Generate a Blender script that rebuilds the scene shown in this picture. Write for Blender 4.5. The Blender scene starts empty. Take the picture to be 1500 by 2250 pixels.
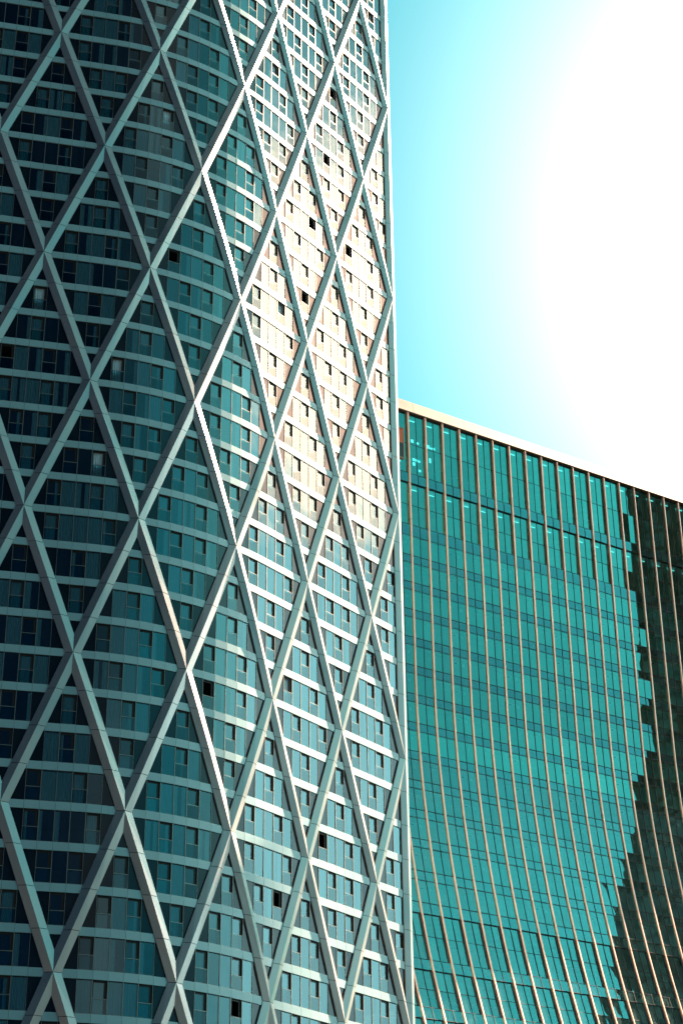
import bpy, math, random
from mathutils import Vector
R = math.radians
rnd = random.Random(7)
scene = bpy.context.scene
col = scene.collection

# ------------------------------------------------------------------ camera, world, sun, exposure
PITCH, ROLL, FPX = 0.482858, -0.011152, 4053.3
cam_d = bpy.data.cameras.new('camera')
cam = bpy.data.objects.new('camera', cam_d)
col.objects.link(cam)
cam_d.sensor_fit = 'HORIZONTAL'
cam_d.sensor_width = 36.0
cam_d.lens = 36.0 * FPX / 1500.0
cam_d.clip_start, cam_d.clip_end = 0.5, 20000
from mathutils import Matrix
cam.matrix_world = Matrix.Rotation(R(90) + PITCH, 4, 'X') @ Matrix.Rotation(ROLL, 4, 'Z')
scene.camera = cam

SUN_AZ, SUN_EL = R(50), R(44)


def azel(az, el):
    az, el = R(az), R(el)
    return (math.sin(az) * math.cos(el), math.cos(az) * math.cos(el), math.sin(el))


world = bpy.data.worlds.new('World')
scene.world = world
world.use_nodes = True
wt = world.node_tree
wt.nodes.clear()
wn, wl = wt.nodes.new, wt.links.new


def vmath(op, a, b):
    n = wn('ShaderNodeVectorMath'); n.operation = op
    for i, v in enumerate((a, b)):
        if isinstance(v, (tuple, list)): n.inputs[i].default_value = v
        else: wl(v, n.inputs[i])
    return n.outputs['Value'] if op == 'DOT_PRODUCT' else n.outputs['Vector']


def fmath(op, a, b=0.0, clamp=False):
    n = wn('ShaderNodeMath'); n.operation = op; n.use_clamp = clamp
    for i, v in enumerate((a, b)):
        if isinstance(v, (int, float)): n.inputs[i].default_value = v
        else: wl(v, n.inputs[i])
    return n.outputs[0]


def cmix(fac, a, b, mode='MIX'):
    n = wn('ShaderNodeMix'); n.data_type = 'RGBA'; n.blend_type = mode
    n.clamp_factor = True
    for s, v in ((n.inputs[0], fac), (n.inputs[6], a), (n.inputs[7], b)):
        if isinstance(v, (int, float)): s.default_value = v
        elif isinstance(v, tuple): s.default_value = v + (1.0,) if len(v) == 3 else v
        else: wl(v, s)
    return n.outputs[2]


def lobe(d, az, el, k):
    return fmath('EXPONENT', fmath('MULTIPLY', fmath('SUBTRACT', vmath('DOT_PRODUCT', d, azel(az, el)), 1.0), k))


def ramp01(x, lo, hi):
    n = wn('ShaderNodeMapRange'); n.interpolation_type = 'SMOOTHSTEP'
    wl(x, n.inputs[0]); n.inputs[1].default_value = lo; n.inputs[2].default_value = hi
    return n.outputs[0]


SKY = wn('ShaderNodeTexSky'); SKY.sky_type = 'NISHITA'; SKY.sun_disc = False
SKY.sun_elevation = SUN_EL; SKY.sun_rotation = SUN_AZ
SKY.air_density = 1.0; SKY.dust_density = 1.0; SKY.ozone_density = 1.5
D = wn('ShaderNodeTexCoord').outputs['Generated']
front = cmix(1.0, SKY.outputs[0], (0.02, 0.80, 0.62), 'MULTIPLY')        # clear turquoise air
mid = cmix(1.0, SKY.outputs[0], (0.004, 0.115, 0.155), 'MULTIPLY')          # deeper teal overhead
navy = cmix(1.0, SKY.outputs[0], (0.003, 0.042, 0.075), 'MULTIPLY')        # sky darkened behind the viewer to deepen the left facade
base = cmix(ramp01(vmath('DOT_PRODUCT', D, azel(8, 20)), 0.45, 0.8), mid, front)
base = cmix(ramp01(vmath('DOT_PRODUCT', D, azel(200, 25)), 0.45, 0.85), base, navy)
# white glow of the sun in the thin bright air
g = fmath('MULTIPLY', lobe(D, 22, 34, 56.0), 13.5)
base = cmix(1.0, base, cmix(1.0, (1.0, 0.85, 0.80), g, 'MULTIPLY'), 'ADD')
# lobes added to the sky, out of view, to light and tint the facades
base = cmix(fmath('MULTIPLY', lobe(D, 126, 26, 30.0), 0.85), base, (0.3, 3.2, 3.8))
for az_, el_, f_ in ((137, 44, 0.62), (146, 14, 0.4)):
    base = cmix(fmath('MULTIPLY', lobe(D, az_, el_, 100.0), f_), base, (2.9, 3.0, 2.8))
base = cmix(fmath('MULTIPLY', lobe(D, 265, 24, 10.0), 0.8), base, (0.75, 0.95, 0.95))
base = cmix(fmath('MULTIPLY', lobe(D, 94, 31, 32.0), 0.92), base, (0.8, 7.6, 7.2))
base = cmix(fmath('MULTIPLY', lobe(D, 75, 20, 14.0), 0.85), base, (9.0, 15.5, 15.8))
# bright cumulus to the right of the tower
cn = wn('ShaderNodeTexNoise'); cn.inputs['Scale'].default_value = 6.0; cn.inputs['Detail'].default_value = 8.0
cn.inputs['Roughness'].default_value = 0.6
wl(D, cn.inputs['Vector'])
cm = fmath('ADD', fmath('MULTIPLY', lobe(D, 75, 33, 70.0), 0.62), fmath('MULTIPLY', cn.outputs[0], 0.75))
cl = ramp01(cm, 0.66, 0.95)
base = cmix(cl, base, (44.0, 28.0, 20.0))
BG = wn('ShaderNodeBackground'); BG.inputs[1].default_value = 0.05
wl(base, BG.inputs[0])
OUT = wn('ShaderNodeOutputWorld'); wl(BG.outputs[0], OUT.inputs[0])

sun_d = bpy.data.lights.new('sun', 'SUN')
sun_d.energy = 5.0; sun_d.angle = R(0.5); sun_d.color = (1.0, 0.80, 0.60)
sun = bpy.data.objects.new('sun', sun_d); col.objects.link(sun)
sv = Vector((math.sin(SUN_AZ) * math.cos(SUN_EL), math.cos(SUN_AZ) * math.cos(SUN_EL), math.sin(SUN_EL)))
sun.rotation_euler = sv.to_track_quat('Z', 'Y').to_euler()
sun.location = sv * 400

scene.view_settings.view_transform = 'Standard'
scene.view_settings.look = 'None'
scene.view_settings.gamma = 1.0
scene.view_settings.exposure = 2.3
scene.render.engine = 'CYCLES'
scene.cycles.max_bounces = 8
scene.cycles.transparent_max_bounces = 12
scene.cycles.caustics_reflective = False
scene.cycles.caustics_refractive = False
scene.cycles.sample_clamp_indirect = 6.0
scene.cycles.use_denoising = True


# ------------------------------------------------------------------ materials
def mat(name):
    m = bpy.data.materials.new(name); m.use_nodes = True
    nt = m.node_tree
    return m, nt, nt.nodes['Principled BSDF']


def noise_node(nt, scale, detail=3.0, stretch=None):
    tc = nt.nodes.new('ShaderNodeTexCoord')
    n = nt.nodes.new('ShaderNodeTexNoise')
    n.inputs['Scale'].default_value = scale; n.inputs['Detail'].default_value = detail
    src = tc.outputs['Object']
    if stretch:
        mp = nt.nodes.new('ShaderNodeMapping'); mp.inputs['Scale'].default_value = stretch
        nt.links.new(src, mp.inputs[0]); src = mp.outputs[0]
    nt.links.new(src, n.inputs['Vector'])
    return n


def maprange(nt, src, a, b, lo=0.3, hi=0.7):
    n = nt.nodes.new('ShaderNodeMapRange')
    nt.links.new(src, n.inputs[0])
    n.inputs[1].default_value, n.inputs[2].default_value = lo, hi
    n.inputs[3].default_value, n.inputs[4].default_value = a, b
    return n.outputs[0]


def opaque(name, c, rough=0.5, metal=0.0, var=0.12, scale=0.6, stretch=None, rvar=0.08):
    m, nt, b = mat(name)
    n = noise_node(nt, scale, 4.0, stretch)
    mx = nt.nodes.new('ShaderNodeMix'); mx.data_type = 'RGBA'
    nt.links.new(maprange(nt, n.outputs[0], 0, 1), mx.inputs[0])
    mx.inputs[6].default_value = tuple(v * (1 - var) for v in c) + (1,)
    mx.inputs[7].default_value = tuple(min(1, v * (1 + var)) for v in c) + (1,)
    nt.links.new(mx.outputs[2], b.inputs['Base Color'])
    nt.links.new(maprange(nt, n.outputs[0], rough - rvar, rough + rvar), b.inputs['Roughness'])
    b.inputs['Metallic'].default_value = metal
    return m


def glass(name, refl, trans, ior, rough=0.0, bump=0.02, scale=0.35, floor=0.0, dust=0.0, dustc=(0.6, 0.58, 0.52)):
    """coated glazing: a mirror layer over clear tinted glass, a little wavy"""
    m = bpy.data.materials.new(name); m.use_nodes = True
    nt = m.node_tree; nt.nodes.clear()
    o = nt.nodes.new('ShaderNodeOutputMaterial'); mx = nt.nodes.new('ShaderNodeMixShader')
    gl = nt.nodes.new('ShaderNodeBsdfGlossy'); tr = nt.nodes.new('ShaderNodeBsdfTransparent')
    gl.inputs['Color'].default_value = refl + (1,); gl.inputs['Roughness'].default_value = rough
    tr.inputs['Color'].default_value = trans + (1,)
    fr = nt.nodes.new('ShaderNodeFresnel'); fr.inputs['IOR'].default_value = ior
    n = noise_node(nt, scale, 2.0)
    bp = nt.nodes.new('ShaderNodeBump'); bp.inputs['Strength'].default_value = 1.0
    bp.inputs['Distance'].default_value = bump
    nt.links.new(n.outputs[0], bp.inputs['Height'])
    nt.links.new(bp.outputs[0], gl.inputs['Normal'])
    src = fr.outputs[0]
    if floor:
        a = nt.nodes.new('ShaderNodeMath'); a.operation = 'ADD'; a.use_clamp = True
        nt.links.new(src, a.inputs[0]); a.inputs[1].default_value = floor; src = a.outputs[0]
    nt.links.new(src, mx.inputs[0]); nt.links.new(tr.outputs[0], mx.inputs[1]); nt.links.new(gl.outputs[0], mx.inputs[2])
    res = mx.outputs[0]
    if dust:
        ns = noise_node(nt, 1.0, 4.0, (3.0, 3.0, 0.22)); ns2 = noise_node(nt, 0.12, 3.0)
        mu = nt.nodes.new('ShaderNodeMath'); mu.operation = 'MULTIPLY'
        nt.links.new(maprange(nt, ns.outputs[0], dust * 0.35, dust * 1.7, 0.35, 0.68), mu.inputs[0])
        nt.links.new(maprange(nt, ns2.outputs[0], 0.6, 1.3), mu.inputs[1])
        df = nt.nodes.new('ShaderNodeBsdfDiffuse'); df.inputs['Color'].default_value = dustc + (1,)
        m2 = nt.nodes.new('ShaderNodeMixShader')
        nt.links.new(mu.outputs[0], m2.inputs[0]); nt.links.new(res, m2.inputs[1]); nt.links.new(df.outputs[0], m2.inputs[2])
        res = m2.outputs[0]
    nt.links.new(res, o.inputs[0])
    return m


M = {}
M['clad'] = opaque('brace_cladding', (0.60, 0.49, 0.45), 0.36, 0.6, 0.06, 0.25)
M['band'] = opaque('band_cladding', (0.54, 0.68, 0.67), 0.45, 0.1, 0.05, 0.3)
M['infill'] = opaque('dark_infill_panel', (0.012, 0.016, 0.022), 0.16, 0.0, 0.2, 0.5)
M['gap'] = opaque('shadow_gap', (0.02, 0.02, 0.022), 0.7)
M['frame'] = opaque('window_frame', (0.42, 0.36, 0.31), 0.4, 0.5, 0.06, 1.0)
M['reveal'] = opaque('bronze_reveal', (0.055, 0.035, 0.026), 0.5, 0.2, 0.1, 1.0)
M['pane'] = glass('tower_glass', (0.68, 0.96, 1.0), (0.62, 0.97, 1.0), 1.9, floor=0.04, dust=0.015)
M['rail_glass'] = glass('balustrade_glass', (0.75, 0.97, 1.0), (0.62, 0.86, 0.86), 1.9)
M['curtain'] = opaque('curtain_cloth', (0.90, 0.96, 0.96), 0.9, 0.0, 0.08, 2.0, (6, 6, 0.3))
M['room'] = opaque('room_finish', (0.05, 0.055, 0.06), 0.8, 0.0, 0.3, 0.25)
M['concrete'] = opaque('concrete', (0.30, 0.29, 0.27), 0.8)
M['opane'] = glass('office_glass', (0.24, 0.95, 0.88), (0.12, 0.92, 0.86), 2.2, bump=0.012, scale=0.25, floor=0.12, dust=0.03)
M['odusty'] = glass('dusty_office_glass', (0.24, 0.86, 0.88), (0.10, 0.72, 0.78), 2.2, bump=0.014, scale=0.25, floor=0.07, dust=0.13, dustc=(0.36, 0.60, 0.58))
M['ospanel'] = glass('office_spandrel_glazing', (0.22, 0.80, 0.84), (0.05, 0.45, 0.50), 2.1, bump=0.014, scale=0.25, floor=0.11, dust=0.04)
M['ospdusty'] = glass('dusty_spandrel_glazing', (0.22, 0.80, 0.84), (0.05, 0.45, 0.50), 2.1, bump=0.014, scale=0.25, floor=0.10, dust=0.13, dustc=(0.36, 0.60, 0.58))
M['ospan'] = opaque('office_spandrel_glass', (0.004, 0.08, 0.085), 0.06, 0.0, 0.15, 0.3)
M['mull'] = opaque('dark_mullion', (0.015, 0.016, 0.016), 0.4)
M['fin'] = opaque('bronze_fin', (0.95, 0.52, 0.40), 0.34, 0.45, 0.06, 0.4)
M['fin_dark'] = opaque('dark_bronze', (0.10, 0.06, 0.045), 0.5, 0.3)
M['fascia'] = opaque('fascia_panel', (0.42, 0.27, 0.19), 0.45, 0.2, 0.04, 0.3)
M['blind'] = opaque('roller_blind', (0.55, 0.60, 0.58), 0.9, 0.0, 0.1, 0.6)
M['ceiling'] = opaque('office_ceiling', (0.50, 0.52, 0.52), 0.9)
M['paper'] = opaque('pale_sticker', (0.8, 0.82, 0.8), 0.8)
M['orange'] = opaque('orange_enamel', (0.72, 0.13, 0.04), 0.4)
M['black'] = opaque('black_enamel', (0.035, 0.035, 0.038), 0.4)
M['asphalt'] = opaque('ground_paving', (0.02, 0.03, 0.034), 0.85, 0.0, 0.3, 0.05)
M['tpane'] = opaque('block_glass', (0.60, 0.48, 0.43), 0.12, 0.0, 0.4, 0.15)
M['tcol'] = opaque('brown_column', (0.40, 0.20, 0.12), 0.6)
m, nt, b = mat('ceiling_lamp'); b.inputs['Emission Color'].default_value = (0.9, 1.0, 1.0, 1)
b.inputs['Emission Strength'].default_value = 0.35; M['pale_glow'] = m  # shared by the ceiling lamps and the added bright patches


# ------------------------------------------------------------------ mesh helpers
class MB:
    def __init__(self):
        self.v, self.f, self.m, self.mats = [], [], [], []

    def mi(self, key):
        if key not in self.mats: self.mats.append(key)
        return self.mats.index(key)

    def quad(self, pts, key):
        i = len(self.v); self.v.extend([tuple(p) for p in pts])
        self.f.append(tuple(range(i, i + len(pts)))); self.m.append(self.mi(key))

    def hexa(self, p, key, skip=()):
        """p: 8 corners, 0-3 front (ccw from outside), 4-7 back"""
        i = len(self.v); self.v.extend([tuple(q) for q in p]); k = self.mi(key)
        for n, q in enumerate(((0, 1, 2, 3), (5, 4, 7, 6), (4, 0, 3, 7), (1, 5, 6, 2), (3, 2, 6, 7), (4, 5, 1, 0))):
            if n in skip: continue
            self.f.append(tuple(i + a for a in q)); self.m.append(k)

    def prism(self, A, B, key):
        """loft between two closed sections"""
        i = len(self.v); n = len(A); k = self.mi(key)
        self.v.extend([tuple(q) for q in A]); self.v.extend([tuple(q) for q in B])
        for a in range(n):
            b2 = (a + 1) % n
            self.f.append((i + a, i + b2, i + n + b2, i + n + a)); self.m.append(k)
        self.f.append(tuple(i + a for a in reversed(range(n)))); self.m.append(k)
        self.f.append(tuple(i + n + a for a in range(n))); self.m.append(k)

    def build(self, name, parent=None):
        me = bpy.data.meshes.new(name)
        me.from_pydata(self.v, [], self.f)
        for k in self.mats: me.materials.append(M[k])
        me.polygons.foreach_set('material_index', self.m)
        me.update()
        o = bpy.data.objects.new(name, me); col.objects.link(o)
        if parent is not None:
            o.parent = parent
            pl = parent
            off = Vector((0, 0, 0))
            while pl is not None:
                off += Vector(pl.location); pl = pl.parent
            if off.length > 1e-6:
                me.transform(Matrix.Translation(-off))
        return o


def empty(name, loc, label, cat):
    o = bpy.data.objects.new(name, None); col.objects.link(o)
    o.location = loc; o['label'] = label; o['category'] = cat
    return o


cp, sp = math.cos(PITCH), math.sin(PITCH)


def project(p):
    X, Y, Z = p
    d = Y * cp + Z * sp; u = -Y * sp + Z * cp
    if d <= 1: return (-9999, -9999)
    x, y = FPX * X / d, -FPX * u / d
    c, s = math.cos(ROLL), math.sin(ROLL)
    return 750 + c * x - s * y, 1125 + s * x + c * y


def in_frame(ps, margin=0):
    q = [project(p) for p in ps]
    xs, ys = [a for a, _ in q], [b for _, b in q]
    return max(xs) > -margin and min(xs) < 1500 + margin and max(ys) > -margin and min(ys) < 2250 + margin


def area(ps):
    q = [project(p) for p in ps]
    return abs(sum(q[i][0] * q[(i + 1) % len(q)][1] - q[(i + 1) % len(q)][0] * q[i][1] for i in range(len(q)))) / 2


GROUND = -1.7
# ------------------------------------------------------------------ ground
g_ = MB(); g_.quad([(-3000, -3000, GROUND), (3000, -3000, GROUND), (3000, 3000, GROUND), (-3000, 3000, GROUND)], 'asphalt')
go = g_.build('ground'); go['kind'] = 'structure'

# ------------------------------------------------------------------ the diagrid tower
A1, A2, S1, S2, TX, TY = 0.241821, 0.91584, 10.17744, 27.51868, -30.92315, 133.60387
Z0, FH, PW = 122.8616, 3.2, 1.2
_tab = {}
STEP = 0.1
S_MIN = -9.0


def heading(s): return A1 if s < S1 else A2 if s > S2 else A1 + (A2 - A1) * (s - S1) / (S2 - S1)


def _mk():
    pts = []
    x, y, s = TX, TY, 0.0
    for i in range(int(-S_MIN / STEP) + 1):
        pts.append((x, y, s)); h = heading(s - STEP / 2); x -= math.cos(h) * STEP; y -= math.sin(h) * STEP; s -= STEP
    pts.reverse()
    x, y, s = TX, TY, 0.0
    for i in range(520):
        h = heading(s + STEP / 2); x += math.cos(h) * STEP; y += math.sin(h) * STEP; s += STEP
        pts.append((x, y, s))
    return pts


PT = _mk()


def F(u, z, d):
    """u: pane units along the facade, d: metres out from the brace ridge line"""
    s = u * PW
    i = (s - S_MIN) / STEP
    k = max(0, min(len(PT) - 2, int(i))); f = i - k
    a, b = PT[k], PT[k + 1]
    h = heading(s)
    return Vector((a[0] + (b[0] - a[0]) * f + math.sin(h) * d, a[1] + (b[1] - a[1]) * f - math.cos(h) * d, z))


class Cell:
    """flat facet between two pane edges"""
    def __init__(self, ul, ur): self.l, self.r = ul, ur

    def P(self, a, z, d, tilt=(0, 0)):
        return F(self.l, z, d).lerp(F(self.r, z, d), a)

    def box(self, mb, a0, a1, z0, z1, d0, d1, key, skip=()):
        P = self.P
        mb.hexa([P(a0, z0, d1), P(a1, z0, d1), P(a1, z1, d1), P(a0, z1, d1),
                 P(a0, z0, d0), P(a1, z0, d0), P(a1, z1, d0), P(a0, z1, d0)], key, skip)


J0, J1 = -11, 32                    # floor lines, counted downwards from the level of the first nodes
U0, U1 = -6, 40
RIDGE, BASE, BANDD, GLD = 0.0, -0.22, -0.28, -0.36
HW = 0.52


def zj(j): return Z0 - FH * j


tower = empty('diagrid_tower', F(17, GROUND, -12), 'tall rounded apartment tower wrapped in a pale diamond lattice of braces', 'tower')


def is_window(u, j):
    l, i = divmod(j, 4)
    for c in range(-2, 12):
        if (c + l) % 2:            # node above this row
            if i >= 1 and abs(u - 4 * c) <= i - 1: return (u - 4 * c, 2 * i - 1)
        else:                      # node below this row
            if i <= 2 and abs(u - 4 * c) <= 2 - i: return (u - 4 * c, 2 * (3 - i) - 1)
    return None


def make_window(u, j, parts):
    """parts: dict of MBs 'frame','pane','curtain','balustrade' """
    off, n = is_window(u, j)
    c = Cell(u - .5, u + .5)
    z1, z0 = zj(j) - .33, zj(j + 1) + .33
    h = z1 - z0
    fr = parts['frame']
    ew = 0.022
    for a in (0.0, 1 - ew):
        c.box(fr, a, a + ew, z0, z1, GLD - .10, GLD + .05, 'frame')
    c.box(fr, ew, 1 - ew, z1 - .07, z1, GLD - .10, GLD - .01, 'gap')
    c.box(fr, ew, 1 - ew, z0, z0 + .05, GLD - .10, GLD + .02, 'frame')
    hsh = (u * 7 + (j // 4) * 3) % 8
    if n == 1: op = True
    elif n == 3: op = off == 0 if (j // 4) % 3 else abs(off) == 1
    else: op = off in (-2, 1) if u % 16 < 8 or j % 4 == 3 else off in (-1, 2)
    tl = [rnd.uniform(-.006, .006) for _ in range(3)]
    a0, a1 = ew, 1 - ew
    cd = GLD - .16
    if op:
        dd = GLD - .10
        jw = 0.03
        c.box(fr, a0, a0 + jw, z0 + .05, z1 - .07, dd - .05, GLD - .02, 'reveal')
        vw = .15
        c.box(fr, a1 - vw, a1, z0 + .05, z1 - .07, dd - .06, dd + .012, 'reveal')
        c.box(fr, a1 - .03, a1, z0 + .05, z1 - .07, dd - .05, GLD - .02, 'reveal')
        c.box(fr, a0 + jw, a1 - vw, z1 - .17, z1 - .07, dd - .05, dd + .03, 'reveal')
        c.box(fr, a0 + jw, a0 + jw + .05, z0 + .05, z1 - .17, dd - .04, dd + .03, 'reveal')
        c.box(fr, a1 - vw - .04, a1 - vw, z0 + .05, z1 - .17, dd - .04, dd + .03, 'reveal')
        zr = z0 + h * .44
        p = parts['pane']
        if rnd.random() > .05:
            p.quad([c.P(a0 + jw, z0 + .05, dd + tl[0]), c.P(a1 - vw, z0 + .05, dd + tl[1]), c.P(a1 - vw, z1 - .17, dd + tl[2]), c.P(a0 + jw, z1 - .17, dd + tl[0] - tl[1] + tl[2])], 'pane')
        bl = parts['balustrade']
        bl.quad([c.P(a0, z0 + .06, GLD + .01), c.P(a1, z0 + .06, GLD + .01), c.P(a1, zr, GLD + .01), c.P(a0, zr, GLD + .01)], 'rail_glass')
        c.box(bl, a0, a1, zr, zr + .045, GLD - .02, GLD + .03, 'frame')
        a0, a1, cd = a0 + jw, a1 - vw, dd - .14
    else:
        parts['pane'].quad([c.P(a0, z0 + .05, GLD + tl[0]), c.P(a1, z0 + .05, GLD + tl[1]), c.P(a1, z1 - .07, GLD + tl[2]), c.P(a0, z1 - .07, GLD + tl[0] - tl[1] + tl[2])], 'pane')
    # curtains
    r = rnd.random()
    sheets = []
    if op:
        if r < .30: sheets = [(0, 1)]
        elif r < .45: sheets = [(.68, 1)]
        elif r < .52: sheets = [(0, .3)]
    else:
        if r < .36: sheets = [(0, 1)]
        elif r < .50: sheets = [(0, rnd.uniform(.2, .5))]
        elif r < .66: sheets = [(rnd.uniform(.5, .8), 1)]
        elif r < .78: sheets = [(0, rnd.uniform(.3, .48)), (rnd.uniform(.58, .7), 1)]
    cu = parts['curtain']
    for s0, s1 in sheets:
        b0, b1 = a0 + (a1 - a0) * s0, a0 + (a1 - a0) * s1
        nseg = max(3, int((s1 - s0) * 16))
        ph = rnd.random() * 6
        prev = None
        for q in range(nseg + 1):
            a = b0 + (b1 - b0) * q / nseg
            d = cd + .04 * math.sin(q * 2.1 + ph) + .015 * rnd.uniform(-1, 1)
            cur = (c.P(a, z0 + .03, d), c.P(a, z1 - .02, d))
            if prev: cu.quad([prev[0], cur[0], cur[1], prev[1]], 'curtain')
            prev = cur


cells = []
for j in range(J0, J1):
    for u in range(U0, U1):
        w = is_window(u, j)
        if w:
            c = Cell(u - .5, u + .5)
            q = [c.P(0, zj(j + 1), GLD), c.P(1, zj(j + 1), GLD), c.P(1, zj(j), GLD), c.P(0, zj(j), GLD)]
            cells.append((area(q) if in_frame(q, -8) else -1, u, j))
cells.sort(key=lambda t: -t[0])
stuff = MB()
stuff_parts = {k: stuff for k in ('frame', 'pane', 'curtain', 'balustrade')}
for rank, (ar, u, j) in enumerate(cells):
    if rank < 100:
        parts = {k: MB() for k in ('frame', 'pane', 'curtain', 'balustrade')}
        make_window(u, j, parts)
        wo = parts['frame'].build('window', tower)
        for k in ('pane', 'curtain', 'balustrade'):
            if parts[k].v: parts[k].build(k, wo)
    else:
        make_window(u, j, stuff_parts)
so = stuff.build('window', tower); so['kind'] = 'stuff'

# spandrel bands, one per floor
gapmb, slab, infill = MB(), MB(), MB()
for j in range(J0, J1 + 1):
    mb = MB()
    z = zj(j)
    for u in range(U0, U1 + 1):
        c = Cell(u - .5, u + .5)
        e = .008
        t_ = rnd.uniform(-.004, .004)
        c.box(mb, e, 1 - e, z - .33, z + .33, GLD - .02, BANDD + t_, 'band')
        c.box(gapmb, 0, 1, z - .31, z + .31, GLD - .30, GLD - .03, 'gap')
    mb.build('spandrel_band', tower)
    for u in range(U0, U1 + 1):
        c = Cell(u - .5, u + .5)
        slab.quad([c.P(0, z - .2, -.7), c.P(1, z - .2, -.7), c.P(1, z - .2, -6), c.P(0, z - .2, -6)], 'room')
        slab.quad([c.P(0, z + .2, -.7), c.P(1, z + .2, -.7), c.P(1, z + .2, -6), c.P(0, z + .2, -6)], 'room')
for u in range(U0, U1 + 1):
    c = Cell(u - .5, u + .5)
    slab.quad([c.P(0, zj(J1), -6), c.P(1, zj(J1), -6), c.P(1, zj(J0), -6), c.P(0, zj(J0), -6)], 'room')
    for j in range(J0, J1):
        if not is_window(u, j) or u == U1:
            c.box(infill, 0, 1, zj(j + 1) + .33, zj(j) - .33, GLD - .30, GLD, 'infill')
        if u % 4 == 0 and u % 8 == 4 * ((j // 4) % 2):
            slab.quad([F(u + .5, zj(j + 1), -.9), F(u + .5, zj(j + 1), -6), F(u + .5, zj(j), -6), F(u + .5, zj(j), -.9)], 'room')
gapmb.build('floor_edge', tower)
slab.build('interior', tower)
infill.build('infill_panel', tower)


# braces
def section(u, z, hw=HW, din=-.44, off=0.0):
    return [F(u - hw, z, BASE + off), F(u, z, RIDGE + off), F(u + hw, z, BASE + off), F(u + hw, z, din), F(u - hw, z, din)]


def make_brace(mb, c, l, sgn):
    for i in range(4):
        ua, ub = 4 * c + sgn * i, 4 * c + sgn * (i + 1)
        za, zb = Z0 - 12.8 * l - FH * i, Z0 - 12.8 * l - FH * (i + 1)
        e = .007
        mb.prism(section(ua + (ub - ua) * e, za + (zb - za) * e), section(ua + (ub - ua) * (1 - e), za + (zb - za) * (1 - e)), 'clad')
        mb.prism(section(ua, za, HW - .03, -.43, -.022), section(ub, zb, HW - .03, -.43, -.022), 'gap')


blist = []
for l in range(-3, 8):
    for c in range(-1, 11):
        if (c + l) % 2:
            for sgn in (-1, 1):
                if -1 <= c + sgn <= 10:
                    ps = [F(4 * c, Z0 - 12.8 * l, 0), F(4 * (c + sgn), Z0 - 12.8 * (l + 1), 0)]
                    blist.append((not in_frame(ps, -2), c, l, sgn))
blist.sort(key=lambda t: t[0])
bs = MB()
nb = 0
for hid, c, l, sgn in blist:
    if not hid and nb < 100:
        mb = MB(); make_brace(mb, c, l, sgn); mb.build('brace', tower); nb += 1
    else: make_brace(bs, c, l, sgn)
if bs.v:
    o = bs.build('brace', tower); o['kind'] = 'stuff'
# corner post at the end of the facade
mb = MB()
for j in range(J0, J1):
    za, zb = zj(j), zj(j + 1)
    mb.prism(section(U1, za - .02), section(U1, zb + .02), 'clad')
mb.prism(section(U1, zj(J0), HW - .03, -.43, -.022), section(U1, zj(J1), HW - .03, -.43, -.022), 'gap')
mb.build('corner_post', tower)
# unseen remainder: base, side and rear walls, roof
mb = MB()
front = [F(U0 - .5 + q, 0, -.34) for q in range(int(U1 - U0) + 2)]
h0, h1 = heading((U0 - .5) * PW), heading((U1 + .5) * PW)
b1 = F(U1 + .5, 0, -.34) + Vector((-math.sin(h1), math.cos(h1), 0)) * 26
b0 = F(U0 - .5, 0, -.34) + Vector((-math.sin(h0), math.cos(h0), 0)) * 26
zb = zj(J1) - .33
for a, b2 in zip(front[:-1], front[1:]):
    mb.quad([(a.x, a.y, GROUND), (b2.x, b2.y, GROUND), (b2.x, b2.y, zb), (a.x, a.y, zb)], 'clad')
mb.build('base_wall', tower)
mb = MB()
zt = zj(J0) + .33
chain = [front[-1], b1, b0, front[0]]
for a, b2 in zip(chain[:-1], chain[1:]):
    mb.quad([(a.x, a.y, GROUND), (b2.x, b2.y, GROUND), (b2.x, b2.y, zt), (a.x, a.y, zt)], 'band')
mb.build('rear_wall', tower)
mb = MB()
mb.quad([(p.x, p.y, zt + .003) for p in front + [b1, b0]], 'concrete')
mb.build('roof', tower)

# ------------------------------------------------------------------ the office block with the flared foot
OX, OY, OA, OTOP = 9.58558, 223.9329, 0.585708, 133.23
OE = Vector((math.cos(OA), math.sin(OA), 0)); ON = Vector((math.sin(OA), -math.cos(OA), 0))
KN = .003636


def prof(z):
    if z > 93: return 0.0
    if z > 30: return KN * (93 - z) ** 2
    return KN * 63.0 ** 2 + 2 * KN * 63.0 * (30 - z)


def Q(t_, z, d):
    """d measured along the facade normal from the front of the fins"""
    v = Vector((OX, OY, z)) + OE * t_ + ON * (d + prof(z))
    return v


office = empty('office_building', Vector((OX, OY, GROUND)) + OE * 25 - ON * 12, 'green glass office block with slender bronze fins that sweep outwards at the foot', 'office building')
BAY = 3.0
K0, K1 = -4, 19


def obox(mb, t0, t1, z0, z1, d0, d1, key, skip=()):
    mb.hexa([Q(t0, z0, d1), Q(t1, z0, d1), Q(t1, z1, d1), Q(t0, z1, d1), Q(t0, z0, d0), Q(t1, z0, d0), Q(t1, z1, d0), Q(t0, z1, d0)], key, skip)


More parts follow.
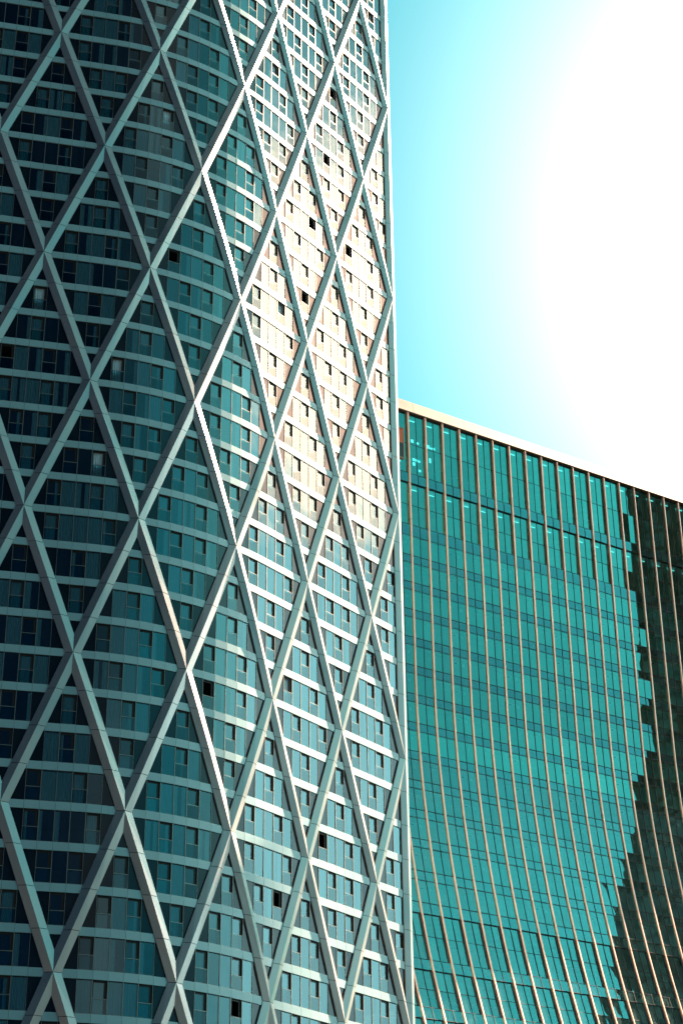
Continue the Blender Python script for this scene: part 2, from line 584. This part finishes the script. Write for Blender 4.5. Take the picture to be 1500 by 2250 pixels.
rows = [(133.23, 128.35, 'R'), (128.35, 123.52, 'R'), (123.52, 122.01, 'S'), (122.01, 118.62, 'R'), (118.62, 115.44, 'R'), (115.44, 113.73, 'S'), (113.73, 110.74, 'V')]
zs = 110.74
for k in range(11):
    nz = zs - 4.05 if k < 10 else 65.91
    rows += [(zs, zs - 1.12, 'S'), (zs - 1.12, nz, 'V')]; zs = nz
rows += [(65.91, 64.67, 'S'), (64.67, 61.67, 'V'), (61.67, 60.23, 'S'), (60.23, 57.3, 'R'), (57.3, 54.22, 'R'), (54.22, 52.87, 'S'), (52.87, 50.39, 'R'), (50.39, 48.13, 'R'),
         (48.13, 46.7, 'S'), (46.7, 43.8, 'R'), (43.8, 40.9, 'R')]
# merge double rows into one window: (top, [intermediate], bottom)
GF = -.23          # glass plane behind the fin fronts
wins, spans = [], []
i = 0
while i < len(rows):
    a, b2, ty = rows[i]
    if ty == 'S': spans.append((a, b2)); i += 1
    elif ty == 'R': wins.append((a, [b2], rows[i + 1][1], True)); i += 2
    else: wins.append((a, [], b2, False)); i += 1


def make_owin(k, top, mids, bot, rec, parts):
    t0 = k * BAY + .14; t1 = (k + 1) * BAY - .14
    gd = GF - ((.20 if top > 80 else .12) if rec else .0)
    jm = 'fin_dark' if top > 80 else 'mull'
    fr = parts['frame']
    tm = (t0 + t1) / 2
    edges = [top] + mids + [bot]
    obox(fr, tm - .035, tm + .035, bot, top, gd - .06, gd + .05, 'mull')
    for z in edges[1:-1]:
        obox(fr, t0, t1, z - .03, z + .03, gd - .06, gd + .03, 'mull')
    for z, s in ((top, -1), (bot, 1)):
        zz = sorted((z, z + s * .06))
        obox(fr, t0, t1, zz[0], zz[1], gd - .06, gd + .04, 'mull')
    if rec:
        obox(fr, t0 - .1, t0, bot, top, gd - .1, GF + .04, jm)
        obox(fr, t1 - (.0 if top > 80 else .22), t1 + .1, bot, top, gd - .1, GF + .02, jm)  # wide black strip on lower rows imitates the fin's shaded side
    g2 = parts['pane']
    for (x0, x1) in ((t0, tm), (tm, t1)):
        for zt_, zb_ in zip(edges[:-1], edges[1:]):
            tl = [rnd.gauss(0, .007) for _ in range(3)]
            g2.quad([Q(x0, zb_, gd + tl[0]), Q(x1, zb_, gd + tl[1]), Q(x1, zt_, gd + tl[2]), Q(x0, zt_, gd + tl[0] - tl[1] + tl[2])], 'opane' if top > 82 else 'odusty')
    if not rec:
        hh = top - bot
        bl = parts['blind']
        for (x0, x1) in ((t0, tm), (tm, t1)):
            r = (math.sin(k * 1.7 + top * .31) + 1) * .5 + rnd.uniform(-.25, .25)
            zt_ = top - hh * .24
            zb_ = bot
            if r > .15:
                bl.quad([Q(x0, zb_, gd - .25), Q(x1, zb_, gd - .25), Q(x1, zt_, gd - .25), Q(x0, zt_, gd - .25)], 'blind')
        if k % 3 == 2:
            zc = bot + hh * .62
            bl.quad([Q(tm + .35, zc - .22, gd - .08), Q(tm + .72, zc - .22, gd - .08), Q(tm + .72, zc + .22, gd - .08), Q(tm + .35, zc + .22, gd - .08)], 'paper')
            bl.quad([Q(t0 + .35, zc - .02, gd - .08), Q(t0 + .75, zc - .02, gd - .08), Q(t0 + .75, zc + .16, gd - .08), Q(t0 + .35, zc + .16, gd - .08)], 'mull')


olist = []
for wi, (top, mids, bot, rec) in enumerate(wins):
    for k in range(K0, K1):
        q = [Q(k * 3, bot, GF), Q(k * 3 + 3, bot, GF), Q(k * 3 + 3, top, GF), Q(k * 3, top, GF)]
        px = project(Q(k * 3 + 1.5, (top + bot) / 2, GF))
        vis = in_frame(q, -8) and px[0] > 880 + (px[1] - 900) * .022
        olist.append((area(q) if vis else -1, k, wi))
olist.sort(key=lambda t: -t[0])
stuff = MB()
sp_ = {k: stuff for k in ('frame', 'pane', 'blind')}
for rank, (ar, k, wi) in enumerate(olist):
    if rank < 100:
        parts = {n: MB() for n in ('frame', 'pane', 'blind')}
        make_owin(k, *wins[wi], parts)
        wo = parts['frame'].build('window', office)
        parts['pane'].build('pane', wo)
        if parts['blind'].v: parts['blind'].build('blind', wo)
    else: make_owin(k, *wins[wi], sp_)
so = stuff.build('window', office); so['kind'] = 'stuff'

for (a, b2) in spans:
    mb = MB()
    for k in range(K0, K1):
        t0, t1 = k * BAY + .14, (k + 1) * BAY - .14
        tm = (t0 + t1) / 2
        for x0, x1 in ((t0, tm - .035), (tm + .035, t1)):
            tl = [rnd.gauss(0, .004) for _ in range(3)]
            P = [Q(x0, b2 + .02, GF + tl[0]), Q(x1, b2 + .02, GF + tl[1]), Q(x1, a - .02, GF + tl[2]), Q(x0, a - .02, GF + tl[0] - tl[1] + tl[2])]
            mb.quad(P, 'ospanel' if a > 82 else 'ospdusty')
        obox(mb, tm - .035, tm + .035, b2, a, GF - .06, GF + .05, 'mull')
        for z in (a, b2):
            obox(mb, t0, t1, z - .025, z + .025, GF - .06, GF + .035, 'mull')
        obox(mb, t0, t1, b2, a, GF - .40, GF - .30, 'ospan')
    mb.build('spandrel_band', office)

# fins: bull-nosed blades following the profile
zlist = [133.23, 122.0, 115.4] + [110 - 4 * q for q in range(4)] + [94 - 2 * q for q in range(33)] + [GROUND]


def fsec(t_, z, hw=.14):
    o = []
    for x, d in ((-hw, -.04), (-hw * .8, -.006), (-hw * .6, 0), (hw * .55, -.05), (hw * .9, -.085), (hw, -.16), (hw, -.5), (-hw, -.5)):
        o.append(Q(t_ + x, z, d))
    return o


for k in range(K0, K1 + 1):
    mb = MB()
    hw = .14 if k < K1 else .32
    for a, b2 in zip(zlist[:-1], zlist[1:]):
        mb.prism(fsec(k * BAY, a - .012, hw), fsec(k * BAY, b2 + .012, hw), 'fin')
    mb.build('fin', office)
# parapet fascia
mb = MB()
x = K0 * BAY - .5
while x < K1 * BAY + .8:
    x1 = min(x + 4.5, K1 * BAY + .9)
    xa, xb, za, zb = x + .015, x1 - .015, OTOP + .12, OTOP + 2.0        # panel leaning back
    mb.hexa([Q(xa, za, .08), Q(xb, za, .08), Q(xb, zb, -.36), Q(xa, zb, -.36), Q(xa, za, -.6), Q(xb, za, -.6), Q(xb, zb, -.62), Q(xa, zb, -.62)], 'fascia')
    x = x1
mb.build('fascia', office)
mb = MB()
obox(mb, K0 * BAY - .5, K1 * BAY + .33, OTOP, OTOP + .12, -1.2, .0, 'fin_dark')
obox(mb, K0 * BAY - .5, K1 * BAY + .33, OTOP + .125, OTOP + 1.95, -.9, -.64, 'fin_dark')
mb.build('soffit', office)
# inside: slabs, back wall, ceiling lamps
mb = MB(); lamps = MB()
TE = K1 * 3 + .30
for (a, b2) in spans:
    z = (a + b2) / 2
    dm = 0
    for zz, key in ((b2 + .1, 'ceiling'), (a - .1, 'room')):
        mb.quad([Q(K0 * 3, zz, -.9), Q(TE, zz, -.9), Q(TE, zz, -12), Q(K0 * 3, zz, -12)], key)
mb.quad([Q(K0 * 3, OTOP - .1, -.7), Q(TE, OTOP - .1, -.7), Q(TE, OTOP - .1, -12), Q(K0 * 3, OTOP - .1, -12)], 'ceiling')
mb.quad([Q(TE - .02, 100, -.55), Q(TE - .02, 100, -12), Q(TE - .02, OTOP, -12), Q(TE - .02, OTOP, -.55)], 'room')
for a, b2 in zip(zlist[:-1], zlist[1:]):
    mb.quad([Q(K0 * 3, b2, -12), Q(K1 * 3, b2, -12), Q(K1 * 3, a, -12), Q(K0 * 3, a, -12)], 'room')
mb.build('interior', office)
for k in range(K0, K1):
    for d in (-1.6,):
        for zc in (OTOP - .16, 122.0 - .1):
            obox(lamps, k * 3 + .9, k * 3 + 2.2, zc - .05, zc, d - .12, d, 'pale_glow')
lamps.build('ceiling_lamp', office)
patches = MB()  # glowing panels added to imitate bright patches behind the top-floor glass
r2 = random.Random(3)
for cx, cz, nx_, nz_ in ((-1.9, 129.0, 3, 1), (1.2, 129.3, 3, 1), (4.0, 129.2, 3, 1), (1.4, 126.4, 3, 3), (-1.6, 125.6, 2, 2), (4.3, 126.9, 2, 1)):
    for a_ in range(nx_):
        for b_ in range(nz_):
            if r2.random() < .82:
                x_, z_ = cx + a_ * .5, cz - b_ * .75
                obox(patches, x_, x_ + r2.uniform(.25, .42), z_, z_ + r2.uniform(.2, .62 if nz_ > 1 else .8), -1.3, -1.25, 'pale_glow')
patches.build('bright_patch', office)
mb = MB()
t0, t1 = K0 * 3 - .5, K1 * 3 + .33
mb.quad([Q(t1, OTOP, -.7), Q(t1, OTOP, -30), Q(t1, OTOP + 1.9, -30), Q(t1, OTOP + 1.9, -.7)], 'fascia')
for a, b2 in zip(zlist[:-1], zlist[1:]):
    mb.quad([Q(t1, b2, -.52), Q(t1, b2, -30 - prof(b2)), Q(t1, a, -30 - prof(a)), Q(t1, a, -.52)], 'fascia')
    mb.quad([Q(t0, b2, -30 - prof(b2)), Q(t0, b2, -.52), Q(t0, a, -.52), Q(t0, a, -30 - prof(a))], 'fascia')
    mb.quad([Q(t1, b2, -30 - prof(b2)), Q(t0, b2, -30 - prof(b2)), Q(t0, a, -30 - prof(a)), Q(t1, a, -30 - prof(a))], 'fascia')
mb.build('rear_wall', office)
mb = MB()
mb.quad([Q(t0, OTOP + 1.0, -.62), Q(t1, OTOP + 1.0, -.62), Q(t1, OTOP + 1.0, -30), Q(t0, OTOP + 1.0, -30)], 'concrete')
mb.build('roof', office)

# ------------------------------------------------------------------ projecting sign between the two buildings
sg = empty('projecting_sign', Q(-2.2, 121.0, 0.6), 'small framed sign, orange above black, on the office facade beside the lattice tower', 'sign')


def sbox(mb, t0, t1, z0, z1, d0, d1, key):
    obox(mb, t0, t1, z0, z1, d0, d1, key)


ST, SZ0, SZ1 = -2.55, 124.9, 129.5
mb = MB()
for (a0, a1, b0_, b1_) in ((ST - 1.0, ST + .98, SZ1, SZ1 + .13), (ST - 1.0, ST + .98, SZ0 - .13, SZ0), (ST - 1.0, ST - .88, SZ0, SZ1), (ST + .86, ST + .98, SZ0, SZ1)):
    sbox(mb, a0, a1, b0_, b1_, .35, .95, 'fascia')
mb.build('sign_frame', sg)
zm = (SZ0 + SZ1) / 2 + .05
mb = MB(); sbox(mb, ST - .88, ST + .86, zm, SZ1, .45, .85, 'orange'); mb.build('upper_panel', sg)
mb = MB(); sbox(mb, ST - .88, ST + .86, SZ0, zm - .01, .45, .85, 'black'); mb.build('lower_panel', sg)
mb = MB()
for z in (SZ0 + .8, SZ1 - .8): sbox(mb, ST - .1, ST + .1, z - .1, z + .1, -.5, .35, 'fin_dark')
mb.build('bracket', sg)

# ------------------------------------------------------------------ dark tower across the street, seen mirrored in the office glass
bx = empty('dark_tower_block', (150, 222, GROUND), 'dark glass tower with brown columns, mirrored in the right end of the office facade', 'tower')
CX, CY, WX, WY, HT = 146.0, 243.0, 36.0, 30.0, 214.0
def tb(mb, x0, x1, y0, y1, z0, z1, key):
    mb.hexa([(x0, y0, z0), (x1, y0, z0), (x1, y0, z1), (x0, y0, z1), (x0, y1, z0), (x1, y1, z0), (x1, y1, z1), (x0, y1, z1)], key)
X0_, X1_, Y0_, Y1_ = CX - WX / 2, CX + WX / 2, CY - WY / 2, CY + WY / 2
mb = MB(); tb(mb, X0_, X1_, Y0_, Y1_, GROUND, HT, 'tpane'); mb.build('glass_wall', bx)
mb = MB()
z = 4.0
while z < HT:
    tb(mb, X0_ - .25, X1_ + .25, Y0_ - .25, Y1_ + .25, z, z + .7, 'tcol'); z += 4.0
mb.build('floor_band', bx)
for q in range(5):
    y = Y0_ + (Y1_ - Y0_) * q / 4
    mb = MB(); tb(mb, X0_ - .8, X0_ - .05, y - 1.1, y + 1.1, GROUND, HT + 1, 'tcol'); mb.build('column', bx)
mb = MB(); tb(mb, X0_ - .3, X1_ + .3, Y0_ - .3, Y1_ + .3, HT + .01, HT + 2, 'concrete'); mb.build('roof', bx)
